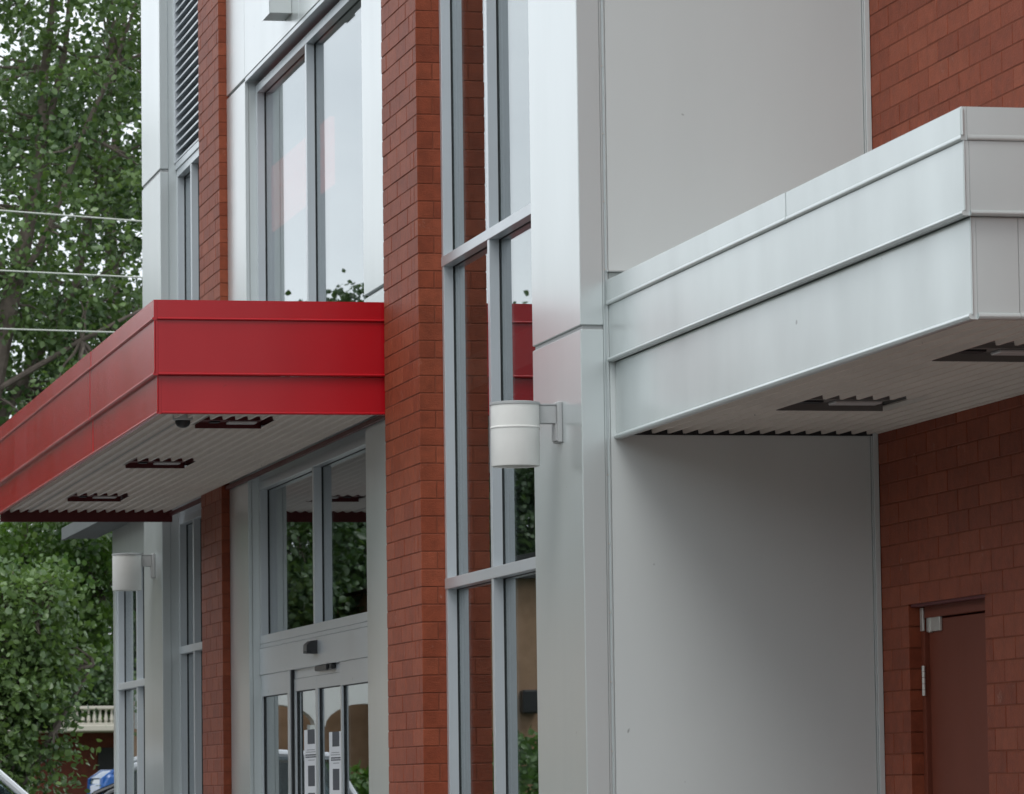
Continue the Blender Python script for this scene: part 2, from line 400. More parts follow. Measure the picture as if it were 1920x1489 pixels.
def pier(y0, y1, xe, z0, z1, single, label):
    """brick pier: street face at XP between y0 and y1, near side face at y0 running back to xe"""
    core = part('brick_pier', B(XP+0.003, xe+0.05, y0+0.0025, y1-0.0025, z0, z1), M['mortar'], label)
    out = []
    h = JT/2
    n0 = int(round(z0/COURSE)); n1 = int(round(z1/COURSE))
    for n in range(n0, n1):
        a, b = n*COURSE+h, (n+1)*COURSE-h
        if n % 2 == 0:
            ys = [y0]; y = y0+BL
            while y < y1-0.06: ys.append(y); y += BL
            ys.append(y1)
            for i in range(len(ys)-1):
                out.append((XP, XP+0.092, ys[i]+(h if i else 0), ys[i+1]-(h if i < len(ys)-2 else 0), a, b))
            out.append((XP+0.092+JT, xe+0.1, y0, y0+0.09, a, b))
        else:
            out.append((XP, xe+0.1, y0, y0+0.092, a, b))
            ys = [y0+0.092+h]; y = y0+0.092+h+BL/2-0.05
            while y < y1-0.06: ys.append(y); y += BL
            ys.append(y1)
            for i in range(len(ys)-1):
                out.append((XP, XP+0.092, ys[i]+h, ys[i+1]-(h if i < len(ys)-2 else 0), a, b))
    lay(core, out, single)
    return core

P2A, P2B = 24.392, 25.457
pier(P2A, P2B, 5.009, 0, TOP, lambda b: 1.32 < b[4] < 3.75, 'brick pier with thick near corner between the red canopy and the tall strip window')
pier(32.0, 33.045, 4.935, 0, TOP, lambda b: False, 'slim brick pier rising behind the red canopy')

# brick wall of the nook with the service door
XD = 6.37
DY0, DY1, DZ = 18.80, 19.945, 22*COURSE+0.012
wall = part('brick_wall', MB(), M['mortar'], 'brick wall under and above the silver canopy, around the service door')
wb = MB()
x0, x1 = XD+0.0025, XD+0.30
wb.box(x0, x1, DY1+0.007, Y0, -0.1, TOP); wb.box(x0, x1, 10.0, DY0-0.007, -0.1, TOP); wb.box(x0, x1, DY0-0.007, DY1+0.007, DZ+0.007, TOP)
wall.data = wb.mesh('brick_wall', M['mortar'], root_loc(wall))
out = []
h = JT/2
for n in range(0, int(TOP/COURSE)):
    a, b = n*COURSE+h, (n+1)*COURSE-h
    y = Y0 - 0.004 + (BL/2 if n % 2 else 0) - rnd.choice((0, 0))
    segs = []
    while y > 10.0:
        segs.append((max(y-BL, 10.0)+h, min(y, Y0-0.001)-h)); y -= BL
    for s0, s1 in segs:
        if n*COURSE < DZ-0.02:
            for t0, t1 in ((s0, min(s1, DY0)), (max(s0, DY1), s1)):
                if t1-t0 > 0.03: out.append((XD, XD+0.092, t0, t1, a, b))
        elif s1-s0 > 0.02: out.append((XD, XD+0.092, s0, s1, a, b))
    # bricks returning into the door reveal
lay(wall, out, lambda b: b[3] > 17.95 and b[2] < Y0 and (1.3 < b[4] < 3.02 or (3.95 < b[4] < 5.2 and b[4] < 4.15 + 0.5*(b[2]-17.6))))

# --- service door in the brick wall
XL = XD+0.085
door = part('service_door', B(XL, XL+0.045, DY0+0.045, DY1-0.055, 0.01, 2.165, 0.003), M['door'], 'plain dark red steel door in the brick wall')
fr = MB()
fr.box(XD+0.062, XD+0.16, DY1-0.052, DY1-0.001, 0, DZ-0.002, 0.002); fr.box(XD+0.062, XD+0.16, DY0+0.001, DY0+0.042, 0, DZ-0.002, 0.002)
fr.box(XD+0.062, XD+0.16, DY0+0.042, DY1-0.052, 2.172, DZ-0.002, 0.002)
obj('door_frame', fr, M['door'], door)
ln = B(XD+0.012, XD+0.061, DY0+0.002, DY1-0.002, DZ-0.022, DZ-0.0005)
obj('steel_lintel', ln, M['dark_red'], door)  # dark colour paints in the shade of the reveal under the door head
obj('lintel_edge', B(XD+0.003, XD+0.011, DY0+0.002, DY1-0.002, DZ-0.007, DZ-0.001), M['bracket'], door)
hg = MB(); hg.box(XL-0.014, XL-0.001, DY1-0.265, DY1-0.056, 2.105, 2.195, 0.002); hg.box(XL-0.020, XL-0.002, DY1-0.118, DY1-0.108, 2.10, 2.21, 0.001)
hg.box(XD+0.052, XD+0.0615, DY1-0.06, DY1-0.018, 2.11, 2.222, 0.002)
obj('hinge', hg, M['steel'], door)
for zz in (1.80, 0.9, 0.25):
    hb = MB()
    for k in range(5):
        hb.tube([(XD+0.053, DY1-0.056, zz+k*0.029), (XD+0.053, DY1-0.056, zz+k*0.029+0.027)], 0.009, 10)
    obj('hinge', hb, M['steel'], door, True)
hd = MB(); hd.tube([(XL, DY0+0.11, 1.02), (XL-0.05, DY0+0.11, 1.02), (XL-0.05, DY0+0.22, 1.02)], 0.009, 8)
obj('handle', hd, M['steel'], door, True)

# --- silver corner column beside the tall window
colj = 3.615
for a, b in ((0.0, colj-0.011), (colj+0.011, TOP)):
    c_ = part('cladding_panel', B(XP, 4.986, Y0, 21.432, a, b, 0.004), M['silver'])
part('joint_strip', B(XP+0.012, 4.985, Y0+0.012, 21.42, colj-0.0105, colj+0.0105), M['bracket'])
part('return_panel', B(4.987, 5.06, 20.50, 21.43, 0, TOP), M['backing'])
ch = MB(); ch.box(4.9865, 4.992, Y0+0.002, Y0+0.05, 0, TOP); ch.box(5.006, 5.0105, Y0-0.003, Y0+0.05, 0, TOP); ch.box(4.992, 5.006, Y0+0.014, Y0+0.05, 0, TOP)
trim = part('trim_channel', ch, M['silver'])
for k in range(26):
    z = 0.55+k*0.335
    if 3.05 < z < 3.90: continue
    s_ = MB(); s_.tube([(4.999, Y0+0.014, z), (4.999, Y0+0.008, z)], 0.0045, 8); obj('screw', s_, M['steel'], trim)

# --- grey end wall of the nook (faces the viewer) with its corner trim
part('wall_panel', B(5.0135, 6.331, Y0, Y0+0.05, 3.893, TOP, 0.003), M['wall_grey'], 'big smooth grey wall panel above the silver canopy')
part('wall_panel', B(5.0135, 6.331, Y0, Y0+0.05, 0.0, 3.882, 0.003), M['wall_grey'], 'big smooth grey wall panel below the silver canopy')
part('wall_backing', B(5.0, 6.6, Y0+0.051, Y0+0.12, 0, TOP), M['backing'])
part('flashing', B(5.0, 5.32, Y0-0.055, Y0-0.001, 3.884, 3.890), M['silver'])
ct = MB(); ct.box(6.333, 6.339, Y0-0.006, Y0+0.03, 0, TOP); ct.box(6.341, 6.3685, Y0-0.012, Y0+0.03, 0, TOP, 0.002)
part('corner_trim', ct, M['wall_grey'])

# --- windows: a mesh frame with mullions, transoms and panes as sub-parts
FW = 0.052
def window(y0, y1, z0, z1, mullions=(), transoms=(), label=None, name='window', head=True, sill=True, back=0.03):
    f = MB()
    f.box(XF, XG+back, y0, y0+FW, z0, z1, 0.002); f.box(XF, XG+back, y1-FW, y1, z0, z1, 0.002)
    if head: f.box(XF, XG+back, y0+FW, y1-FW, z1-0.06, z1, 0.002)
    if sill: f.box(XF, XG+back, y0+FW, y1-FW, z0, z0+0.06, 0.002)
    w = part(name, f, M['frame'], label)
    zt = [z0+(0.06 if sill else 0)]
    g = MB()
    def gask(ya, yb, za, zb):
        e = 0.0035
        g.box(XG-0.007, XG-0.0002, yb-e, yb-0.0003, za, zb); g.box(XG-0.007, XG-0.0002, ya+0.0003, ya+e, za, zb)
        g.box(XG-0.007, XG-0.0002, ya+e, yb-e, zb-e, zb-0.0003); g.box(XG-0.007, XG-0.0002, ya+e, yb-e, za+0.0003, za+e)
    ylist = [y0+FW] + [v for mm in mullions for v in (mm, mm+FW)] + [y1-FW]
    zl = [z0+(0.06 if sill else 0)] + [v for t in transoms for v in t] + [z1-(0.06 if head else 0)]
    for mm in mullions:
        for j in range(0, len(zl), 2):
            obj('mullion', B(XF, XG+back, mm, mm+FW, zl[j], zl[j+1], 0.002), M['frame'], w)
    for t in transoms:
        obj('transom', B(XF-0.004, XG+back-0.002, y0+0.001, y1-0.001, t[0], t[1], 0.002), M['frame'], w)
    for i in range(0, len(ylist), 2):
        for j in range(0, len(zl), 2):
            if zl[j+1]-zl[j] < 0.02: continue
            q = MB(); q.box(XG, XG+0.006, ylist[i]+0.0005, ylist[i+1]-0.0005, zl[j]+0.0005, zl[j+1]-0.0005)
            obj('pane', q, M['glass'], w)
            gask(ylist[i], ylist[i+1], zl[j], zl[j+1])
    obj('gasket', g, M['gasket'], w)
    return w
TR = [(2.524, 2.586), (4.391, 4.449)]
window(21.80, P2A, 0.1, 8.6, (23.09,), TR, 'tall strip window beside the thick brick pier')
part('jamb_fill', B(XF+0.004, 5.10, 21.432, 21.799, 0, TOP), M['silver'])

# the bay between the two piers: silver panels round a recessed window above and the shop entrance below
BY0, BY1 = 26.43, 31.115
HZ = 6.57
def bay_panel(y0, y1, z0, z1, x=XW): return part('cladding_panel', B(x, x+0.028, y0, y1, z0, z1, 0.003), M['silver'])
G = 0.006
bay_panel(P2B+0.003, BY0, 4.455, TOP); bay_panel(P2B+0.003, BY0, 0, 4.432)
bay_panel(BY1+0.003, 31.995, 0, HZ+0.006); bay_panel(31.128, 31.995, HZ+0.030, TOP)
bay_panel(28.756, 31.118, HZ+0.030, TOP); bay_panel(BY0+0.006, 28.746, HZ+0.030, TOP)
part('joint_strip', B(XW+0.029, XW+0.04, P2B, BY0-0.002, 0, TOP), M['bracket'])
part('joint_strip', B(XW+0.029, XW+0.04, BY1+0.002, 32.0, 0, TOP), M['bracket'])
part('joint_strip', B(XW+0.029, XW+0.04, BY0-0.002, BY1+0.002, HZ+0.03, TOP), M['backing'])
# reveals
part('window_reveal', B(XW+0.030, XG+0.05, BY1, BY1+0.03, 0, HZ+0.02), M['silver'])
part('window_reveal', B(XW+0.030, XG+0.05, BY0-0.03, BY0, 0, HZ+0.02), M['silver'])
hm = MB(); hm.box(XW+0.004, XG+0.05, BY0, BY1, HZ+0.012, HZ+0.026); hm.box(XW+0.002, XW+0.02, BY0, BY1, HZ-0.004, HZ+0.012)
part('window_head', hm, M['frame'])
window(BY0, BY1, 4.2, HZ-0.03, (28.93,), (), 'wide window above the red canopy')
part('spandrel', B(XF+0.002, XG+0.05, BY0, BY1, 3.62, 4.2), M['frame'])
window(BY0, BY1, 2.44, 3.62, (28.79,), (), 'transom window above the sliding entrance doors')

# --- entrance under the red canopy
hdr = MB(); hdr.box(XF-0.006, XG+0.10, BY0, BY1, 2.215, 2.405, 0.002); hdr.box(XF+0.001, XG+0.08, BY0, BY1, 2.4075, 2.438, 0.002)
ent = part('entrance_header', hdr, M['frame'], 'grey header beam above the sliding doors')
XS = XF+0.020                                   # the moving leaves run a little behind the fixed side lights
def leaf(name, y0, y1, x, label=None, stile=0.045, top=2.13, rail=0.085, z0=0.02):
    f = MB(); t = 0.045
    f.box(x, x+t, y0, y0+stile, z0, top, 0.002); f.box(x, x+t, y1-stile, y1, z0, top, 0.002)
    f.box(x, x+t, y0+stile, y1-stile, top-rail, top, 0.002); f.box(x, x+t, y0+stile, y1-stile, z0, z0+0.2, 0.002)
    d = part(name, f, M['frame'], label)
    obj('pane', B(x+0.022, x+0.028, y0+stile, y1-stile, z0+0.2, top-rail), M['glass'], d)
    g = MB(); a, b, c, e = y0+stile, y1-stile, z0+0.2, top-rail
    g.box(x+0.012, x+0.021, b-0.005, b-0.0003, c, e); g.box(x+0.012, x+0.021, a+0.0003, a+0.005, c, e); g.box(x+0.012, x+0.021, a+0.005, b-0.005, e-0.005, e-0.0003)
    obj('gasket', g, M['gasket'], d)
    return d
leaf('side_light', 29.90, BY1-0.001, XF+0.004, 'fixed glass side light beyond the sliding doors', top=2.2145, rail=0.155, stile=0.05)
leaf('side_light', BY0+0.001, 27.86, XF+0.004, 'fixed glass side light before the sliding doors', top=2.2145, rail=0.155, stile=0.05)
part('door_post', B(XF-0.004, XF+0.05, 29.80, 29.899, 0, 2.2145, 0.002), M['frame'])
d1 = leaf('sliding_door', 28.86, 29.764, XS, 'sliding glass door leaf with two-block notice, beyond the centre line', top=2.15)
d2 = leaf('sliding_door', 27.83, 28.855, XS, 'sliding glass door leaf with notice, near side', top=2.15)
part('door_track', B(XS+0.004, XS+0.12, 27.862, 29.764, 2.152, 2.214), M['frame'])
def notice(y0, y1, z1, parent):
    x = XS+0.0205
    d = obj('notice', B(x-0.001, x, y0, y1, 0.9, z1), M['paper'], parent, label='white paper notice with dark grey blocks and small text')
    e = x-0.0022
    m_ = MB(); w = y1-y0
    def blk(a, b, za, zb): m_.box(e, e+0.001, y0+a*w, y0+b*w, za, zb)
    blk(.20, .73, z1-0.098, z1-0.0); blk(.22, .72, z1-0.385, z1-0.245); blk(.22, .72, z1-0.50, z1-0.43)
    k = MB()
    for zz, a, b in ((.135, .2, .8), (.150, .15, .85), (.205, .22, .7)):
        k.box(e, e+0.001, y0+a*w, y0+b*w, z1-zz-0.005, z1-zz)
    for zz in (.168, .182):
        yy = .12
        while yy < .86:
            l = rnd.uniform(.05, .1); m_.box(e, e+0.001, y0+yy*w, y0+min(yy+l, .9)*w, z1-zz-0.009, z1-zz); yy += l+.02
    q = bpy.data.objects.new('print', m_.mesh('print', M['ink'], root_loc(d))); COL.objects.link(q); q.parent = d
    q2 = bpy.data.objects.new('print', k.mesh('print', M['ink_grey'], root_loc(d))); COL.objects.link(q2); q2.parent = d
    # keep to three levels: the print belongs to the door leaf
    for z in (q, q2): z.parent = parent
notice(28.95, 29.48, 1.793, d1); notice(28.02, 28.50, 1.765, d2)
part('door_gap', B(XF+0.002, XF+0.05, 29.766, 29.7985, 0.02, 2.2145), M['gasket'])

# --- far column, louvre bay and low end of the building
for a, b in ((0.0, 6.485), (6.512, TOP)):
    part('cladding_panel', B(XP, 4.942, 35.255, 36.375, a, b, 0.004), M['silver'])
part('joint_strip', B(XP+0.012, 4.941, 35.267, 36.36, 6.486, 6.511), M['bracket'])
part('return_panel', B(4.9425, 5.10, 35.262, 36.37, 0, TOP), M['silver'])
window(33.045, 35.262, 0.1, 3.62, (34.42,), [(2.50, 2.56)], 'slim window under the red canopy beyond the slim pier')
window(33.045, 35.262, 4.2, 6.50, (34.42,), (), 'slim window below the louvre')
part('spandrel', B(XF+0.002, XG+0.05, 33.045, 35.262, 3.62, 4.2), M['frame'])
part('window_head', B(XF-0.012, XG+0.05, 33.045, 35.262, 6.5005, 6.555, 0.002), M['frame'])
lv = B(XF-0.02, XG+0.06, 35.20, 35.262, 6.556, TOP, 0.002)
louv = part('louvre', lv, M['frame'], 'grey louvre grille of slanted metal blades')
obj('side_frame', B(XF-0.02, XG+0.06, 33.045, 33.10, 6.556, TOP, 0.002), M['frame'], louv)
part('louvre_back', B(XG+0.062, XG+0.07, 33.05, 35.26, 6.556, TOP), M['recess'])
sl = MB(); sl.prism([(XF-0.012, 0.0), (XF-0.008, 0.0), (XF-0.006, 0.012), (XG+0.045, 0.062), (XG+0.045, 0.066), (XF-0.010, 0.0165), (XF-0.012, 0.012)], 'y', 33.101, 35.199)
sme = sl.mesh('slat', M['frame'], (5.0, 28.0, 0.0))
k = 0
while 6.562+k*0.0735 < TOP-0.08:
    o = bpy.data.objects.new('slat', sme); COL.objects.link(o); o.parent = louv; o.location = (0, 0, 6.562+k*0.0735); k += 1
# end bay
window(36.375, 39.25, 0.1, 3.45, (37.9,), [(2.30, 2.36)], 'end window beyond the far silver column')
eb = MB(); eb.box(4.99, 5.16, 39.25, 39.40, 0, 4.1, 0.003); eb.box(4.985, 5.16, 36.376, 39.40, 3.451, 4.1, 0.003)
part('cladding_panel', eb, M['silver'])
part('parapet', B(4.98, 12.0, 36.376, 40.6, 4.101, 4.18), M['silver'])
gc = MB(); gc.box(4.66, 4.70, 36.6, 40.62, 3.745, 3.86, 0.003); gc.box(4.70, 4.984, 36.62, 40.6, 3.76, 3.85)
part('end_fascia', gc, M['dull_grey'], 'small grey fascia at the far end below the red canopy')  # grey darkened to paint in the unlit look of this fascia

# --- body and dark rooms behind the glass
body = MB()
body.box(5.102, 13.0, 36.38, 36.5, 4.18, TOP); body.box(12.9, 13.0, 10, 40.6, 0, TOP); body.box(5.02, 13.0, 10.0, 40.6, TOP+0.001, TOP+0.15)
body.box(6.68, 13.0, 10.0, 10.1, 0, TOP); body.box(5.17, 13.0, 40.5, 40.6, 0, 4.1)
part('outer_wall', body, M['wall_grey'])
it = MB(); it.box(8.6, 8.7, 20.6, 40.4, 0, TOP); it.box(5.13, 8.6, 24.42, 24.5, 0, TOP); it.box(5.13, 8.6, 33.0, 33.1, 0, TOP); it.box(5.13, 8.6, 36.2, 36.3, 0, TOP)
it.box(6.69, 6.75, 20.5, 20.56, 0, TOP)
part('interior_wall', it, M['interior'])
fl = MB(); fl.box(5.10, 8.6, 20.55, 40.4, -0.1, 0.005)
for z in (3.66, 8.7): fl.box(5.13, 8.6, 20.55, 36.2, z, z+0.2)
part('interior_floor', fl, M['interior_floor'])
rs = B(5.40, 5.44, 30.25, 32.95, 5.70, 6.19, 0.004)
solo('hanging_sign', rs, M['red_sign'], (5.42, 29.8, 5.72), 'red lit band sign hanging inside the wide upper window', 'sign')

# ------------------------------------------------------------------ canopies
def corrugated(x0, x1, y0, y1, z, holes, pitch=0.078, h=0.022):
    """ribbed sheet running along Y with rectangular openings"""
    prof = [(0, 0), (0.014, 0), (0.050, h*0.8), (0.062, h), (0.0745, h)]
    xs = []
    x = x0; k = 0
    while True:
        for a, b in prof:
            xx = x0+k*pitch+a
            if xx >= x1: break
            xs.append((xx, z+b))
        if x0+k*pitch+0.0745 >= x1: break
        k += 1
    xs.append((x1, xs[-1][1]))
    mb = MB(); t = 0.0015
    for (a, za), (b, zb) in zip(xs[:-1], xs[1:]):
        ys = [(y0, y1)]
        for hx0, hx1, hy0, hy1 in holes:
            if (a+b)/2 > hx0 and (a+b)/2 < hx1:
                ns = []
                for s0, s1 in ys:
                    if s0 < hy0: ns.append((s0, min(s1, hy0)))
                    if s1 > hy1: ns.append((max(s0, hy1), s1))
                ys = ns
        for s0, s1 in ys:
            v = [(a, s0, za), (b, s0, zb), (b, s1, zb), (a, s1, za), (a, s0, za+t), (b, s0, zb+t), (b, s1, zb+t), (a, s1, za+t)]
            mb.add(v, [(0, 3, 2, 1), (4, 5, 6, 7), (0, 1, 5, 4), (2, 3, 7, 6)])
    return mb
def soffit_light(hx0, hx1, hy0, hy1, z, name, label, group, plate_mat, frame_mat):
    t = thing(name, ((hx0+hx1)/2, (hy0+hy1)/2, z+0.02), label, 'ceiling light', group)
    pb = MB(); pb.box(hx0-0.03, hx1+0.03, hy0-0.05, hy1+0.03, z+0.056, z+0.10); pb.box(hx0-0.03, hx1+0.03, hy0-0.05, hy0-0.04, z+0.022, z+0.0555)
    pb.box(hx0-0.03, hx0-0.004, hy0-0.039, hy1+0.03, z+0.022, z+0.0555); pb.box(hx1+0.004, hx1+0.03, hy0-0.039, hy1+0.03, z+0.022, z+0.0555)
    obj('housing', pb, plate_mat, t)
    obj('trim_frame', B(hx0+0.001, hx1-0.001, hy1-0.014, hy1-0.002, z-0.001, z+0.0555), frame_mat, t)
    cx = (hx0+hx1)/2
    obj('lens', B(cx-0.02, hx1-0.05, hy1-0.17, hy1-0.05, z+0.020, z+0.034, 0.004), M['lens'], t)
    obj('sensor_slot', B(hx0+0.08, cx-0.07, hy1-0.15, hy1-0.06, z+0.026, z+0.0340), M['gasket'], t)
    obj('lens_tray', B(hx0+0.02, hx1-0.02, hy1-0.20, hy1-0.016, z+0.0345, z+0.0555), frame_mat, t)
    return t

# --- silver canopy in the nook
NY0, NY1 = 14.915, Y0-0.003
CZ0 = 3.068
can = thing('canopy', (5.7, 17.6, CZ0), 'silver metal canopy jutting over the service door', 'canopy')
def tier(root, xf, y0, y1, xb, z0, z1, mat, lip=0.007, lh=0.016, front_splits=(), end_splits=(), far_end=False):
    """one stepped band of fascia: street face pieces and the near end pieces, each folded out at its lower hem"""
    ys = [y0]+list(front_splits)+[y1]
    for i in range(len(ys)-1):
        mb = MB()
        d = 0.0022*(i % 2)
        bead = [(xf-d-lip*math.sin(a), z0+lh/2-lh/2*math.cos(a)) for a in np.linspace(0, math.pi, 9)]
        prof = bead + [(xf-d, z1), (xf+0.02, z1), (xf+0.02, z0)]
        mb.prism(prof, 'y', ys[i]+(0.0004 if i else 0), ys[i+1]-(0.0004 if i < len(ys)-2 else 0))
        obj('fascia_panel', mb, mat, root, True)
    xs = [xf+0.021]+list(end_splits)+[xb]
    for i in range(len(xs)-1):
        mb = MB()
        bead = [(y0-lip*math.sin(a), z0+lh/2-lh/2*math.cos(a)) for a in np.linspace(0, math.pi, 9)]
        prof = bead + [(y0, z1), (y0+0.02, z1), (y0+0.02, z0)]
        mb.prism(prof, 'x', xs[i]+(0.002 if i else 0), xs[i+1])
        obj('end_panel', mb, mat, root, True)
    if far_end:
        obj('end_panel', B(xf+0.021, xb, y1-0.02, y1-0.0005, z0, z1), mat, root)
S = M['canopy_silver']
tier(can, 5.004, NY0-0.006, NY1, XD-0.003, 3.722, 3.845, S, 0.004, 0.02, (17.22,), ())
tier(can, 5.012, NY0, NY1, XD-0.003, 3.445, 3.7205, S, 0.012, 0.02)
tier(can, 5.042, NY0+0.03, NY1, XD-0.003, CZ0, 3.444, S, 0.014, 0.024, (), (5.223,))
obj('corner_cap', MB().tube([(5.006, NY0-0.008, 3.74), (5.006, NY0-0.008, 3.835)], 0.008, 8), S, can)
obj('corner_hem', MB().tube([(5.013, NY0-0.001, 3.465), (5.013, NY0-0.001, 3.72)], 0.0045, 8), S, can)
obj('corner_hem', MB().tube([(5.043, NY0+0.029, CZ0+0.018), (5.043, NY0+0.029, 3.444)], 0.0045, 8), S, can)
obj('roof_deck', B(5.03, XD-0.003, NY0+0.03, NY1, 3.80, 3.83), S, can)
H1 = [(5.475, 5.985, 18.50, 19.07), (5.475, 5.985, 16.12, 16.76)]
ZS = 3.097
obj('soffit', corrugated(5.064, XD-0.003, NY0+0.052, NY1, ZS, H1), M['soffit_grey'], can)
obj('soffit_trim', B(5.062, XD-0.003, NY1-0.004, NY1, ZS-0.008, ZS+0.06), M['gasket'], can)
tr2 = B(XD-0.012, XD-0.003, NY0+0.05, NY1-0.005, ZS+0.001, ZS+0.06)
obj('soffit_trim', tr2, M['soffit_grey'], can)
for i, hh in enumerate(H1):
    soffit_light(*hh, ZS, 'recessed_light', ('recessed light cut into the ribbed soffit nearest the grey wall panel', 'recessed light in the ribbed silver canopy soffit at the right picture edge')[i],
                 'recessed lights under the silver canopy', M['recess'], M['recess'])  # housing grey darkened to deepen the shade inside the openings

# --- red canopy over the entrance
RY0, RY1 = 25.512, 35.08
RZ0 = 3.629
rc = thing('canopy', (4.2, 30.3, RZ0), 'red metal canopy jutting over the entrance between the brick piers', 'canopy')
RXB = XW-0.002
RD = M['red']
tier(rc, 3.482, RY0-0.004, RY1+0.004, RXB, 4.190, 4.311, RD, 0.010, 0.016, (28.6, 31.9))
tier(rc, 3.487, RY0, RY1, RXB, 3.858, 4.189, RD, 0.011, 0.018, (28.7, 31.95))
tier(rc, 3.506, RY0+0.018, RY1-0.01, RXB, RZ0, 3.857, RD, 0.008, 0.016, (28.7, 31.95))
obj('end_panel', B(3.527, RXB, RY1-0.03, RY1-0.0105, RZ0-0.055, 3.857), M['dark_red'], rc)  # same red paint as the canopy, darkened to paint in its shade
obj('corner_hem', MB().tube([(3.488, RY0-0.001, 3.876), (3.488, RY0-0.001, 4.189)], 0.004, 8), RD, rc)
obj('corner_hem', MB().tube([(3.507, RY0+0.017, RZ0+0.012), (3.507, RY0+0.017, 3.857)], 0.004, 8), RD, rc)
obj('roof_deck', B(3.50, RXB, RY0+0.03, RY1-0.03, 4.25, 4.28), M['dull_grey'], rc)
H2 = [(3.915, 4.335, a, a+0.64) for a in (26.18, 29.56, 33.08)]
ZR = 3.652
obj('soffit', corrugated(3.528, RXB, RY0+0.042, RY1-0.032, ZR, H2), M['soffit'], rc)
obj('soffit_trim', B(RXB-0.03, RXB-0.004, RY0+0.042, RY1-0.032, ZR-0.028, ZR-0.001), M['dark_red'], rc)
for i, hh in enumerate(H2):
    soffit_light(*hh, ZR, 'recessed_light', ('recessed light nearest the near end under the red canopy', 'middle recessed light of three under the red canopy', 'farthest recessed light under the red canopy')[i],
                 'recessed lights under the red canopy', M['dark_red'], M['dark_red'])
# dome camera under the near edge
dc = thing('dome_camera', (3.74, 26.12, ZR), 'small dark dome camera under the near edge of the red canopy', 'camera')
b1 = MB(); b1.lathe(3.74, 26.12, [(0.001, ZR+0.03), (0.062, ZR+0.03), (0.062, ZR-0.006), (0.055, ZR-0.012), (0.001, ZR-0.012)], 24); obj('base', b1, M['bracket'], dc, True)
b2 = MB(); b2.lathe(3.74, 26.12, [(0.048, ZR-0.012), (0.046, ZR-0.030), (0.036, ZR-0.046), (0.02, ZR-0.055), (0.001, ZR-0.058)], 24); obj('dome', b2, M['black'], dc, True)
cb = MB(); cb.tube([(3.735, 26.2, ZR-0.004), (3.73, 29.0, ZR-0.005), (3.735, 34.9, ZR-0.004)], 0.004, 6); obj('cable', cb, M['bracket'], dc)

# ------------------------------------------------------------------ wall lamps
def wall_lamp(y, z0, z1, label, ring):
    xc, r = 4.642, 0.121
    t = thing('wall_lamp', (XP, y, z0), label, 'wall lamp', 'white cylinder wall lamps')
    sh = MB()
    H = z1-z0
    prof = [(r-0.006, z0+0.003), (r-0.002, z0), (r, z0+0.004), (r, z1)]
    sh.lathe(xc, y, prof, 64)
    sh.lathe(xc, y, [(r-0.006, z0+0.003), (r-0.006, z1-0.05), (0.001, z1-0.05)], 64)
    shade = obj('shade', sh, M['lamp_white'], t, True)
    if ring:
        rg = MB(); rg.lathe(xc, y, [(r+0.0002, z0+0.615*H-0.005), (r+0.0035, z0+0.615*H-0.003), (r+0.0035, z0+0.615*H+0.003), (r+0.0002, z0+0.615*H+0.005)], 64); obj('ring', rg, M['lamp_white'], shade)
    cp_ = MB(); cp_.lathe(xc, y, [(r+0.004, z1-0.008), (r+0.004, z1+0.004), (r-0.01, z1+0.007), (0.001, z1+0.007)], 64); obj('lid', cp_, M['bracket'], shade, True)
    bl = MB(); bl.lathe(xc, y, [(0.001, z0+0.09), (0.03, z0+0.10), (0.035, z0+0.14), (0.02, z0+0.2), (0.001, z0+0.22)], 16); obj('bulb', bl, M['lens'], shade, True)
    obj('arm', B(xc+r-0.004, 4.846, y-0.028, y+0.028, z1-0.100, z1-0.008, 0.003), M['bracket'], t)
    obj('arm_lid', B(xc+r-0.01, 4.846, y-0.031, y+0.031, z1-0.0075, z1-0.002), M['bracket'], t)
    obj('wall_plate', B(4.8465, XP-0.0005, y-0.06, y+0.06, z1-0.195, z1+0.008, 0.004), M['bracket'], t)
    obj('plate_edge', B(4.838, 4.8465, y-0.045, y+0.045, z1-0.185, z1-0.101), M['bracket'], t)
    return t
wall_lamp(20.84, 2.968, 3.280, 'white cylinder lamp on the silver column beside the tall window', True)
wall_lamp(35.73, 3.047, 3.345, 'smaller white cylinder lamp on the far silver column below the red canopy', False)

# door sensors
ds = thing('door_sensor', (XF-0.006, 28.72, 2.29), 'black motion sensor on the grey header above the sliding doors', 'sensor')
q = MB(); q.prism([(XF-0.006, 2.385), (XF-0.05, 2.38), (XF-0.078, 2.355), (XF-0.08, 2.315), (XF-0.06, 2.295), (XF-0.006, 2.295)], 'y', 28.66, 28.80)
obj('body', q, M['black'], ds)
obj('lens', B(XF-0.079, XF-0.05, 28.655, 28.80, 2.298, 2.318), M['gasket'], ds)
d3 = thing('door_sensor', (XF, 28.45, 2.15), 'slim dark sensor bar under the header at the door gap', 'sensor')
obj('body', B(XF-0.012, XF+0.022, 28.12, 28.75, 2.178, 2.213, 0.006), M['black'], d3)
obj('lens', B(XF-0.03, XF-0.012, 28.20, 28.33, 2.172, 2.213, 0.005), M['black'], d3)

# light box at the top of the bay
bx = thing('box_fixture', (4.85, 29.2, 6.70), 'pale grey box fixture on the white panel at the top picture edge', 'fixture')
obj('case', B(4.775, XW-0.0005, 29.03, 29.34, 6.705, 7.1, 0.003), M['wall_grey'], bx)
obj('rim', B(4.772, 4.7745, 29.028, 29.342, 6.70, 7.102), M['silver'], bx)

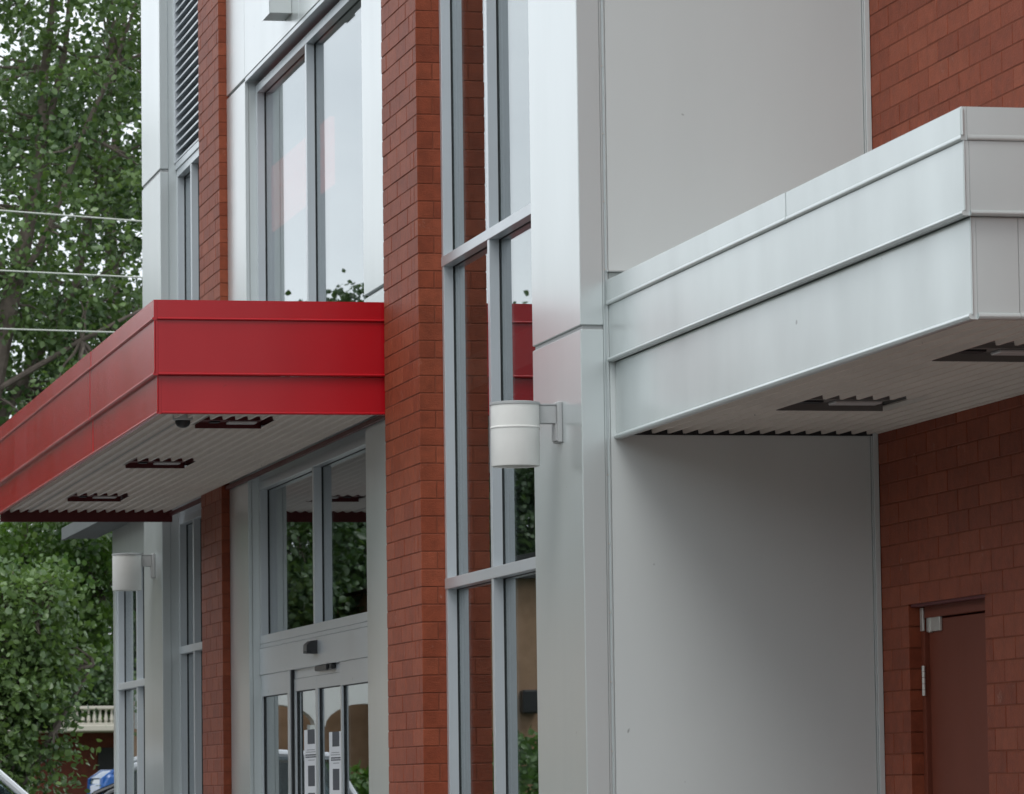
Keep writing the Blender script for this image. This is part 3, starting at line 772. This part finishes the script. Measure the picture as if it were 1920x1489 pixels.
# ------------------------------------------------------------------ overhead wires
def wire(z, slope, y, label):
    pts = []
    for i in range(25):
        x = 3.62+i*1.3; s = ((x-4.8)/26)
        pts.append((x, y, z+slope*(x-5.1)+0.25*s*s))
    mb = MB().tube(pts, 0.009, 6)
    solo('overhead_wire', mb, M['wire'], (5.1, y, z), label, 'wire', 'overhead wires before the trees')
wire(7.28, -0.061, 44.0, 'topmost of the three pale wires crossing the trees')
wire(6.715, -0.037, 44.3, 'middle of the three pale wires crossing the trees')
wire(6.155, -0.021, 44.6, 'lowest of the three pale wires, meeting the red canopy edge')

up = thing('utility_pole', (3.6, 44.3, -0.12), 'wooden utility pole that carries the three pale wires', 'pole')
obj('pole', MB().tube([(3.6, 44.3, -0.12), (3.6, 44.3, 8.2)], [0.13, 0.10], 12), M['bark'], up, True)
for yy, zz in ((44.0, 7.372), (44.3, 6.771), (44.6, 6.187)):
    obj('insulator', MB().tube([(3.6, yy, zz-0.06), (3.6, yy, zz+0.04)], 0.035, 8), M['white'], up, True)
    if abs(yy-44.3) > 0.1: obj('bracket', B(3.58, 3.62, min(yy, 44.3), max(yy, 44.3), zz-0.10, zz-0.061), M['steel'], up)

# ------------------------------------------------------------------ trees
def leaf_mesh(name, pts, size, seed, mat, out_dir=None):
    r = np.random.default_rng(seed); n = len(pts)
    s = size*r.uniform(0.65, 1.25, n)
    a = r.normal(size=(n, 3)); a[:, 2] -= 0.35; a /= np.linalg.norm(a, axis=1)[:, None]          # leaf axis, drooping a little
    nn = r.normal(size=(n, 3)); nn[:, 2] += 1.1                                                    # blade faces mostly up
    b = np.cross(a, nn); b /= np.linalg.norm(b, axis=1)[:, None]
    c = np.cross(a, b)
    w = s*r.uniform(0.32, 0.45, n)
    f = s*0.10
    v = np.empty((n, 6, 3))
    A = a*s[:, None]; Bv = b*w[:, None]; Cv = c*f[:, None]
    v[:, 0] = pts; v[:, 1] = pts+A*0.35+Bv+Cv; v[:, 2] = pts+A*0.72+Bv*0.72+Cv; v[:, 3] = pts+A; v[:, 4] = pts+A*0.72-Bv*0.72+Cv; v[:, 5] = pts+A*0.35-Bv+Cv
    me = bpy.data.meshes.new(name)
    me.vertices.add(n*6); me.vertices.foreach_set('co', v.reshape(-1).astype(np.float32))
    base = (np.arange(n)*6)[:, None]
    tri = (base[:, :, None] + np.array([[0, 1, 2, 3], [0, 3, 4, 5]])[None]).reshape(-1)
    me.loops.add(n*8); me.loops.foreach_set('vertex_index', tri.astype(np.int32))
    me.polygons.add(n*2); me.polygons.foreach_set('loop_start', (np.arange(n*2)*4).astype(np.int32))
    me.update(calc_edges=True); me.materials.append(mat)
    return me
def limb_pts(p0, p1, wob, n, r):
    p0 = np.array(p0, float); p1 = np.array(p1, float); out = []
    o = np.zeros(3)
    for i in range(n):
        t = i/(n-1); out.append(p0+(p1-p0)*t+o*math.sin(math.pi*t)); o = o+r.normal(0, wob/n, 3)
    return out
def tree(base, trunk, limbs, blobs, n_leaf, size, mat, seed, label, group, spread=1.0, clump=70, name='tree'):
    """trunk: polyline with radii; limbs: (polyline, r0, r1); blobs: ellipsoids (centre, radii, weight) filled with leaf clumps"""
    r = np.random.default_rng(seed)
    t = thing(name, base, label, 'tree', group)
    off = np.array(base, float)
    def world(p): return tuple(np.array(p)+off)
    obj('trunk', MB().tube([world(p[:3]) for p in trunk], [p[3] for p in trunk], 10), M['bark'], t, True)
    for pl, r0, r1 in limbs:
        k = len(pl)
        obj('limb', MB().tube([world(p) for p in pl], [r0+(r1-r0)*i/(k-1) for i in range(k)], 8), M['bark'], t, True)
    wsum = sum(b[2] for b in blobs); pts = []; twigs = MB()
    anchors = [np.array(p) for pl, _a, _b in limbs for p in pl] + [np.array(p[:3]) for p in trunk[len(trunk)//2:]]
    for c, rad, w in blobs:
        n = int(n_leaf*w/wsum); k = max(3, n//clump)
        u = r.normal(size=(k, 3)); u /= np.linalg.norm(u, axis=1)[:, None]; u *= (r.uniform(0.05, 1, k)**(1/2.4))[:, None]
        cc = np.array(c)+u*np.array(rad)
        for q in cc:
            m_ = max(3, int(clump*r.uniform(0.45, 1.6)))
            rr = r.uniform(0.20, 0.42)*spread
            g = r.normal(size=(m_, 3))*np.array((rr, rr, rr*0.5)); g[:, 2] -= 0.25*(g[:, 0]**2+g[:, 1]**2)
            pts.append(q+g)
            if r.random() < 0.5:
                an = min(anchors, key=lambda z: np.linalg.norm(z-q))
                if np.linalg.norm(an-q) < 2.2:
                    pl = limb_pts(an, q, 0.22, 5, r)
                    twigs.tube([world(p) for p in pl], [0.028, 0.022, 0.016, 0.011, 0.006], 5, cap=False)
    if twigs.v: obj('twigs', twigs, M['bark'], t, True, kind='stuff')
    pts = np.concatenate(pts)
    me = leaf_mesh('crown', pts, size, seed+1, mat)
    o = bpy.data.objects.new('crown', me); COL.objects.link(o); o.parent = t
    return t

G1 = 'trees beyond the end of the building'
# tall tree whose grey limbs show at the top left
tree((5.2, 60, -0.1),
     [(0, 0, 0, 0.28), (0.15, 0, 3, 0.22), (0.45, 0, 5.8, 0.18), (0.96, 0, 8.2, 0.135), (1.30, 0.05, 9.6, 0.095), (1.42, 0.05, 10.6, 0.075), (1.48, 0.1, 11.6, 0.06), (1.66, 0.1, 12.9, 0.05), (1.75, 0.1, 14.8, 0.03)],
     [([(1.36, 0.05, 10.2), (1.55, 0.1, 10.9), (1.78, 0.15, 11.9), (1.9, 0.2, 13.2), (2.1, 0.2, 15)], 0.06, 0.02),
      ([(0.98, 0, 8.3), (1.5, -0.3, 9.3), (1.95, -0.5, 10.6), (2.4, -0.6, 11.6), (2.8, -0.7, 12.8)], 0.06, 0.02),
      ([(0.5, 0, 6.0), (1.2, 0.7, 7.2), (2.0, 1.0, 8.6), (2.4, 1.2, 10.4), (2.6, 1.3, 12)], 0.085, 0.03),
      ([(0.4, 0, 5.5), (-1.0, 0.4, 7.5), (-2.2, 0.5, 9.5)], 0.09, 0.03),
      ([(1.0, 0, 8.4), (0.2, -0.8, 10), (-0.6, -1.2, 12)], 0.07, 0.02),
      ([(0.7, 0, 7), (1.9, -0.6, 7.7), (2.9, -1.0, 8.2)], 0.05, 0.02)],
     [((1.9, 0.2, 12.5), (2.4, 2.2, 2.4), 3.0), ((1.2, 0.3, 9.6), (2.6, 2.4, 1.7), 2.6), ((2.4, 0.6, 7.0), (2.2, 2.2, 1.5), 2.6), ((-1.4, 0, 9.5), (2.4, 2.4, 2.6), 2.0), ((0.2, 0, 14), (2.6, 2.4, 1.8), 1.5), ((2.6, 0.2, 5.9), (1.6, 2.0, 0.7), 1.0)],
     39000, 0.105, M['leaf'], 11, 'tall leafy tree with bare grey limbs seen at the top left', G1, name='broadleaf_tree')
# darker tree behind, close to the building edge
tree((9.4, 72, -0.1), [(0, 0, 0, 0.3), (0.1, 0, 4, 0.24), (-0.2, 0, 8, 0.17), (-0.3, 0, 11, 0.10), (0, 0, 15, 0.04)],
     [([(0, 0, 6), (-0.9, 0.2, 8), (-1.3, 0.2, 10.5), (-1.5, 0.2, 13)], 0.1, 0.03), ([(0, 0, 5), (1.4, 0, 8), (2.4, 0, 10)], 0.1, 0.03), ([(-0.2, 0, 8.5), (0.8, 0, 11), (1, 0, 13.5)], 0.09, 0.03)],
     [((-0.3, 0, 12.6), (2.6, 2.2, 2.6), 2.4), ((-0.3, 0, 8.2), (3.0, 2.4, 1.9), 2.6), ((0.4, 0, 5.2), (3.4, 2.4, 1.5), 2.6)],
     31000, 0.12, M['leaf_dark'], 23, 'dark dense tree behind, against the far building edge', G1, name='broadleaf_tree')
# low fresh-leaved tree in front, below the red canopy
tree((5.15, 52, -0.1), [(0, 0, 0, 0.10), (0.05, 0, 1.2, 0.08), (0.1, 0, 2.6, 0.05), (0.15, 0, 3.7, 0.02)],
     [([(0.1, 0, 1.2), (0.7, 0, 2.2), (1.2, 0.1, 3.0)], 0.05, 0.015), ([(0.2, 0, 2), (0.4, -0.1, 2.8), (0.5, -0.2, 3.5)], 0.03, 0.010), ([(0.1, 0, 1), (-0.6, 0, 2.2), (-1, 0, 3.4)], 0.05, 0.02)],
     [((0.30, 0, 2.75), (0.55, 0.9, 0.45), 1.5), ((0.2, 0, 3.6), (0.7, 1.0, 0.6), 1.3), ((0.0, 0, 1.8), (0.36, 0.8, 0.6), 1.5), ((0.62, 0.5, 2.45), (0.22, 0.5, 0.16), 0.25), ((0.72, 0.3, 3.15), (0.25, 0.5, 0.18), 0.3), ((0.55, 0, 3.95), (0.3, 0.6, 0.25), 0.35), ((0.85, 0.1, 2.0), (0.14, 0.3, 0.08), 0.07), ((0.75, 0.1, 1.62), (0.12, 0.3, 0.08), 0.06), ((-0.9, 0, 2.8), (1.0, 1.0, 1.2), 1.2)],
     17000, 0.088, M['leaf'], 35, 'low bright green tree below the red canopy end', G1, 0.62, 40, name='small_tree')
tree((6.7, 64, -0.1), [(0, 0, 0, 0.16), (0, 0, 2, 0.12), (0.1, 0, 4.5, 0.07), (0.1, 0, 6, 0.03)],
     [([(0, 0, 2), (0.5, 0, 3.4), (1.3, 0, 4.4)], 0.06, 0.02), ([(0, 0, 2.4), (-0.8, 0, 3.6), (-1.2, 0, 5)], 0.06, 0.02)],
     [((0.8, 0, 5.0), (1.5, 1.2, 0.9), 1.4), ((0.35, 0, 3.9), (1.0, 1.2, 0.6), 1.7)],
     14000, 0.10, M['leaf_fresh'], 47, 'yellow green bushy tree between the low tree and the dark tree', G1, 0.8, 60, name='small_tree')
tree((15.6, 144, -0.1), [(0, 0, 0, 0.3), (0, 0, 4, 0.2), (0.2, 0, 8, 0.1), (0.2, 0, 10, 0.04)],
     [([(0, 0, 3), (1.5, 0, 6), (2, 0, 8)], 0.12, 0.03), ([(0, 0, 3.5), (-1.5, 0, 6), (-2.2, 0, 8)], 0.12, 0.03)],
     [((0, 0, 7.5), (3.5, 2, 2.2), 2), ((0, 0, 4.8), (4.2, 2, 1.6), 2.4)],
     30000, 0.18, M['leaf_dark'], 53, 'dark tree behind the house with the balustrade', G1, 1.2, 70, name='broadleaf_tree')
# farther trees across the street, mirrored in the shop windows
G2 = 'trees across the street mirrored in the glass'
def plain_tree(x, y, h, rw, n, seed, mat, label):
    tree((x, y, -0.1), [(0, 0, 0, 0.22), (0.1, 0, h*0.35, 0.17), (-0.1, 0, h*0.65, 0.10), (0, 0, h*0.92, 0.03)],
         [([(0.1, 0, h*0.35), (rw*0.5, 0.2, h*0.55), (rw*0.7, 0.3, h*0.7)], 0.09, 0.02), ([(0, 0, h*0.4), (-rw*0.5, -0.2, h*0.6), (-rw*0.6, 0, h*0.75)], 0.09, 0.02)],
         [((0, 0, h*0.72), (rw*0.8, rw*0.8, h*0.24), 2), ((0, 0, h*0.5), (rw, rw, h*0.22), 2.4), ((0, 0, h*0.28), (rw*0.9, rw*0.9, h*0.14), 1)],
         int(n*2.3), 0.15, mat, seed, label, G2, 1.2, 90, name='street_tree')
plain_tree(-1.4, 78, 11.4, 2.8, 13000, 61, M['leaf_dark'], 'round crowned tree across the street, right of the tan hall')
plain_tree(-5.2, 82, 11.6, 3.0, 13000, 62, M['leaf_dark'], 'round crowned tree behind the tan hall porch')
plain_tree(-9.6, 84, 11.8, 3.2, 13000, 67, M['leaf_dark'], 'round crowned tree behind the middle of the tan hall')
plain_tree(-14.5, 86, 10.5, 3.4, 9000, 63, M['leaf_dark'], 'broad tree behind the far half of the tan hall')
plain_tree(1.4, 76, 12.6, 2.6, 14000, 66, M['leaf_dark'], 'tall narrow tree on the street corner')
plain_tree(3.8, 86, 10.6, 2.8, 9000, 64, M['leaf_dark'], 'tree beside the parking lot across from the tall tree')
plain_tree(-20, 90, 10.0, 3.6, 6000, 65, M['leaf_dark'], 'last tree beyond the tan hall')
# far woods closing the view
def woods():
    r = np.random.default_rng(5); P = []
    for k in range(900):
        x = r.uniform(-70, 60); y = 165+r.uniform(-10, 10); z = r.uniform(0.3, 1)**0.8*11
        P.append(np.array((x, y, z))+r.normal(size=(26, 3))*np.array((1.2, 1.2, 0.8)))
    me = leaf_mesh('far_woods', np.concatenate(P), 0.75, 6, M['leaf_dark'])
    o = bpy.data.objects.new('far_woods', me); COL.objects.link(o); tag(o, 'dark mass of far woods behind the house', None, None, 'stuff')
woods()
def added_shade_woods():  # unseen tree belt, added to cut sky light on the street-facing walls
    r = np.random.default_rng(15); P = []
    for k in range(1900):
        y = r.uniform(-70, 62); x = -19+r.normal()*2.0; z = 0.4+r.uniform(0, 1)**0.9*(7.5+1.6*math.sin(y*0.31)+1.0*math.sin(y*0.83))
        P.append(np.array((x, y, z))+r.normal(size=(22, 3))*np.array((0.9, 0.9, 0.6)))
    me = leaf_mesh('added_shade_woods', np.concatenate(P), 0.55, 16, M['leaf_dark'])
    o = bpy.data.objects.new('added_shade_woods', me); COL.objects.link(o); tag(o, 'unseen belt of trees added to dim the light from across the street', None, None, 'stuff')
added_shade_woods()

# ------------------------------------------------------------------ house with the balustraded porch
hs = thing('house', (17, 130, -0.1), 'dark red brick house with cream balustraded porch roof beyond the trees', 'house')
obj('wall', B(12.5, 22, 133, 140, -0.1, 3.158), M['house_brick'], hs)
obj('porch_roof', B(13.6, 20.5, 130.0, 133, 3.16, 3.36, 0.03), M['cream'], hs)
obj('rail', B(13.7, 20.4, 130.05, 130.25, 3.82, 3.92, 0.02), M['cream'], hs)
obj('rail', B(13.7, 20.4, 130.05, 130.25, 3.361, 3.42, 0.01), M['cream'], hs)
pf = MB().lathe(0, 0, [(0.035, 0), (0.062, 0.08), (0.05, 0.18), (0.028, 0.27), (0.028, 0.36), (0.05, 0.40)], 8)
pme = pf.mesh('baluster', M['cream'])
for k in range(38):
    o = bpy.data.objects.new('baluster', pme); COL.objects.link(o); o.parent = hs; o.location = Vector((13.8+k*0.175, 130.15, 3.42))-Vector((17, 130, -0.1))
for x in (13.9, 16.9, 20.2):
    obj('porch_column', MB().tube([(x, 130.3, -0.1), (x, 130.3, 3.16)], 0.16, 14), M['cream'], hs, True)
wf = MB(); wf.box(16.35, 16.45, 132.93, 132.995, 0.8, 2.7); wf.box(17.3, 17.4, 132.93, 132.995, 0.8, 2.7); wf.box(16.45, 17.3, 132.93, 132.995, 2.6, 2.7); wf.box(16.45, 17.3, 132.93, 132.995, 0.8, 0.9)
wd = obj('window', wf, M['gasket'], hs); obj('pane', B(16.45, 17.3, 132.96, 132.98, 0.9, 2.6), M['gasket'], wd)
obj('roof', B(12.4, 22.1, 133.001, 140.1, 3.159, 3.35), M['cream'], hs)

# tan hall across the street (seen mirrored in the glass)
th = thing('hall', (-8, 72, -0.1), 'tan brick hall with white arched porch across the street', 'building')
obj('wall', B(-16, -4.2, 72, 80, -0.1, 4.9), M['tan_brick'], th)
obj('roof', MB().prism([(-16.4, 4.9), (-3.9, 4.9), (-10, 6.1)], 'y', 71.7, 80.3), M['backing'], th)
obj('porch_wall', B(-4.1, 0.6, 73.4, 78, -0.1, 3.1), M['tan_brick'], th)
for i in range(3):
    x0_ = -4.1+i*1.57; pts = [(x0_+0.775-0.70*math.cos(a), 2.42+0.38*math.sin(a)) for a in np.linspace(0, math.pi, 13)] + [(x0_+1.56, 2.42), (x0_+1.56, 3.15), (x0_, 3.15), (x0_, 2.42)]
    obj('arched_cornice', MB().prism(pts, 'y', 72.2, 72.6), M['white'], th)
    obj('porch_column', MB().tube([(x0_+0.1, 72.3, -0.1), (x0_+0.1, 72.3, 2.45)], 0.10, 10), M['white'], th, True)
lamp = MB(); lamp.box(-6.2, -5.9, 71.7, 72, 2.6, 3.0, 0.03); obj('wall_lantern', lamp, M['black'], th)
def bush(x, y, rx, rz, n, seed, label):
    r = np.random.default_rng(seed); u = r.normal(size=(n, 3)); u /= np.linalg.norm(u, axis=1)[:, None]
    P = np.array((x, y, rz*0.9))+u*np.array((rx, rx, rz))*r.uniform(0.6, 1, n)[:, None]
    t = thing('bush', (x, y, -0.1), label, 'bush', 'bushes by the hall')
    obj('stem', MB().tube([(x, y, -0.1), (x, y, rz)], 0.04, 6), M['bark'], t)
    me = leaf_mesh('foliage', P-np.array((x, y, -0.1)), 0.14, seed, M['leaf_fresh']); o = bpy.data.objects.new('foliage', me); COL.objects.link(o); o.parent = t
bush(-2.3, 69, 1.0, 0.95, 2500, 71, 'round clipped bush before the hall porch')
bush(-5.2, 69, 1.3, 1.2, 3000, 72, 'dark bush before the hall wall lantern')

# ------------------------------------------------------------------ parked vehicles
def vehicle(name, loc, flip, prof, belt, roof, width, paint, label, cat, wheels, side_glass):
    """length runs along X; prof: body outline (x,z); roof: outline of the cabin top (x,z) front to back"""
    t = thing(name, loc, label, cat, 'vehicles parked beyond the building')
    ox, oy, oz = loc; s = -1 if flip else 1
    X = lambda x: ox+s*x
    w = width/2
    b = MB(); b.prism([(X(x), oz+z) for x, z in prof], 'y', oy-w, oy+w)
    body = obj('body', b, paint, t)
    mod = body.modifiers.new('bevel', 'BEVEL'); mod.width = 0.05; mod.segments = 2; mod.limit_method = 'ANGLE'
    # cabin shell: pillars and roof following the outline, leaning inwards to the top
    tw = w-0.14
    def cross(x, z):
        k = (z-belt)/(max(r_[1] for r_ in roof)-belt)
        return w-0.04-(w-0.04-tw)*max(0, k)
    for sgn in (-1, 1):
        pl = [(X(x), oy+sgn*cross(x, z), oz+z) for x, z in roof]
        rail_ = MB().tube(pl, 0.042, 8); obj('pillar', rail_, paint, t, True)
        gm = MB(); q = [(X(x), oy+sgn*(cross(x, z)-0.012), oz+z-0.02) for x, z in side_glass]
        gm.add(q+[(p[0], p[1]-sgn*0.006, p[2]) for p in q], [tuple(range(len(q))), tuple(range(2*len(q)-1, len(q)-1, -1))])
        obj('side_window', gm, M['car_glass'], t)
    rp = MB()
    zr = max(r_[1] for r_ in roof)
    mid = [p for p in roof if p[1] > zr-0.14]
    for (xa, za), (xb, zb) in zip(mid[:-1], mid[1:]):
        rp.add([(X(xa), oy-cross(xa, za), oz+za+0.02), (X(xb), oy-cross(xb, zb), oz+zb+0.02), (X(xb), oy+cross(xb, zb), oz+zb+0.02), (X(xa), oy+cross(xa, za), oz+za+0.02),
                (X(xa), oy-cross(xa, za), oz+za-0.02), (X(xb), oy-cross(xb, zb), oz+zb-0.02), (X(xb), oy+cross(xb, zb), oz+zb-0.02), (X(xa), oy+cross(xa, za), oz+za-0.02)],
               [(0, 1, 2, 3), (7, 6, 5, 4), (0, 4, 5, 1), (3, 2, 6, 7)])
    obj('roof', rp, paint, t)
    for (xa, za), (xb, zb), nm in ((roof[0], mid[0], 'windscreen'), (roof[-1], mid[-1], 'rear_window')):
        g = MB(); g.quad((X(xa), oy-cross(xa, za), oz+za), (X(xb), oy-cross(xb, zb), oz+zb), (X(xb), oy+cross(xb, zb), oz+zb), (X(xa), oy+cross(xa, za), oz+za))
        obj(nm, g, M['car_glass'], t)
    for sx in side_glass[:1]:
        pass
    xm = sum(x for x, z in roof)/len(roof)
    for sgn in (-1, 1):
        sb = MB(); sb.box(X(xm+0.45)-0.07, X(xm+0.45)+0.07, oy+sgn*0.4-0.25, oy+sgn*0.4+0.25, oz+0.7, oz+belt+0.28, 0.05); sb.box(X(xm+0.45)-0.06, X(xm+0.45)+0.06, oy+sgn*0.4-0.13, oy+sgn*0.4+0.13, oz+belt+0.30, oz+belt+0.48, 0.05)
        obj('seat', sb, M['seat'], t)
    for wx in wheels:
        for sgn in (-1, 1):
            wh = MB().tube([(X(wx), oy+sgn*(w-0.2), oz+0.34), (X(wx), oy+sgn*(w+0.01), oz+0.34)], 0.34, 20); wo_ = obj('wheel', wh, M['rubber'], t, True)
            rim = MB().tube([(X(wx), oy+sgn*(w+0.0), oz+0.34), (X(wx), oy+sgn*(w+0.02), oz+0.34)], 0.21, 16); obj('rim', rim, M['steel'], wo_)
    return t
gz = -0.122
suv_body = [(-2.3, 0.35), (2.2, 0.35), (2.35, 0.6), (2.3, 0.95), (1.2, 1.12), (-2.2, 1.15), (-2.35, 0.8)]
suv_roof = [(1.05, 1.12), (0.62, 1.50), (0.35, 1.74), (0.05, 1.84), (-0.9, 1.90), (-1.8, 1.84), (-2.2, 1.15)]
suv_glass = [(0.95, 1.14), (0.30, 1.72), (0.0, 1.80), (-0.9, 1.86), (-1.7, 1.80), (-2.0, 1.16)]
vehicle('suv', (4.03, 45.0, gz), False, suv_body, 1.12, suv_roof, 1.86, M['car_white'], 'white car with curved pale windscreen pillar at the bottom left corner', 'car', (-1.4, 1.45), suv_glass)
car_body = [(-2.2, 0.3), (2.1, 0.3), (2.25, 0.55), (2.15, 0.8), (1.0, 0.98), (-1.4, 1.02), (-2.2, 1.0)]
car_roof = [(1.0, 0.98), (0.3, 1.48), (0.0, 1.60), (-0.6, 1.66), (-1.2, 1.58), (-1.9, 1.02)]
car_glass = [(0.9, 1.0), (0.2, 1.50), (-0.1, 1.58), (-0.6, 1.61), (-1.1, 1.54), (-1.6, 1.04)]
vehicle('car', (7.75, 60.0, gz), True, car_body, 0.98, car_roof, 1.75, M['car_black'], 'black car with rounded roof before the blue van', 'car', (-1.35, 1.35), car_glass)
van_body = [(-2.4, 0.35), (2.3, 0.35), (2.45, 0.6), (2.4, 1.0), (1.75, 1.15), (1.45, 1.2), (-2.4, 1.2)]
van_roof = [(1.75, 1.15), (1.35, 1.62), (1.1, 1.80), (0.6, 1.82), (-2.2, 1.82), (-2.38, 1.7), (-2.4, 1.15)]
van_glass = [(1.65, 1.18), (1.05, 1.70), (0.4, 1.72), (0.4, 1.18)]
vehicle('van', (11.2, 72.0, gz), False, [(-2.4, 0.35), (2.3, 0.35), (2.45, 0.6), (2.4, 1.0), (1.75, 1.15), (1.1, 1.78), (-2.3, 1.78), (-2.4, 1.6)], 1.15, van_roof, 1.9, M['car_blue'], 'blue boxy van partly hidden behind the black car', 'van', (-1.5, 1.5), van_glass)
print('single bricks', N_SINGLE[0])
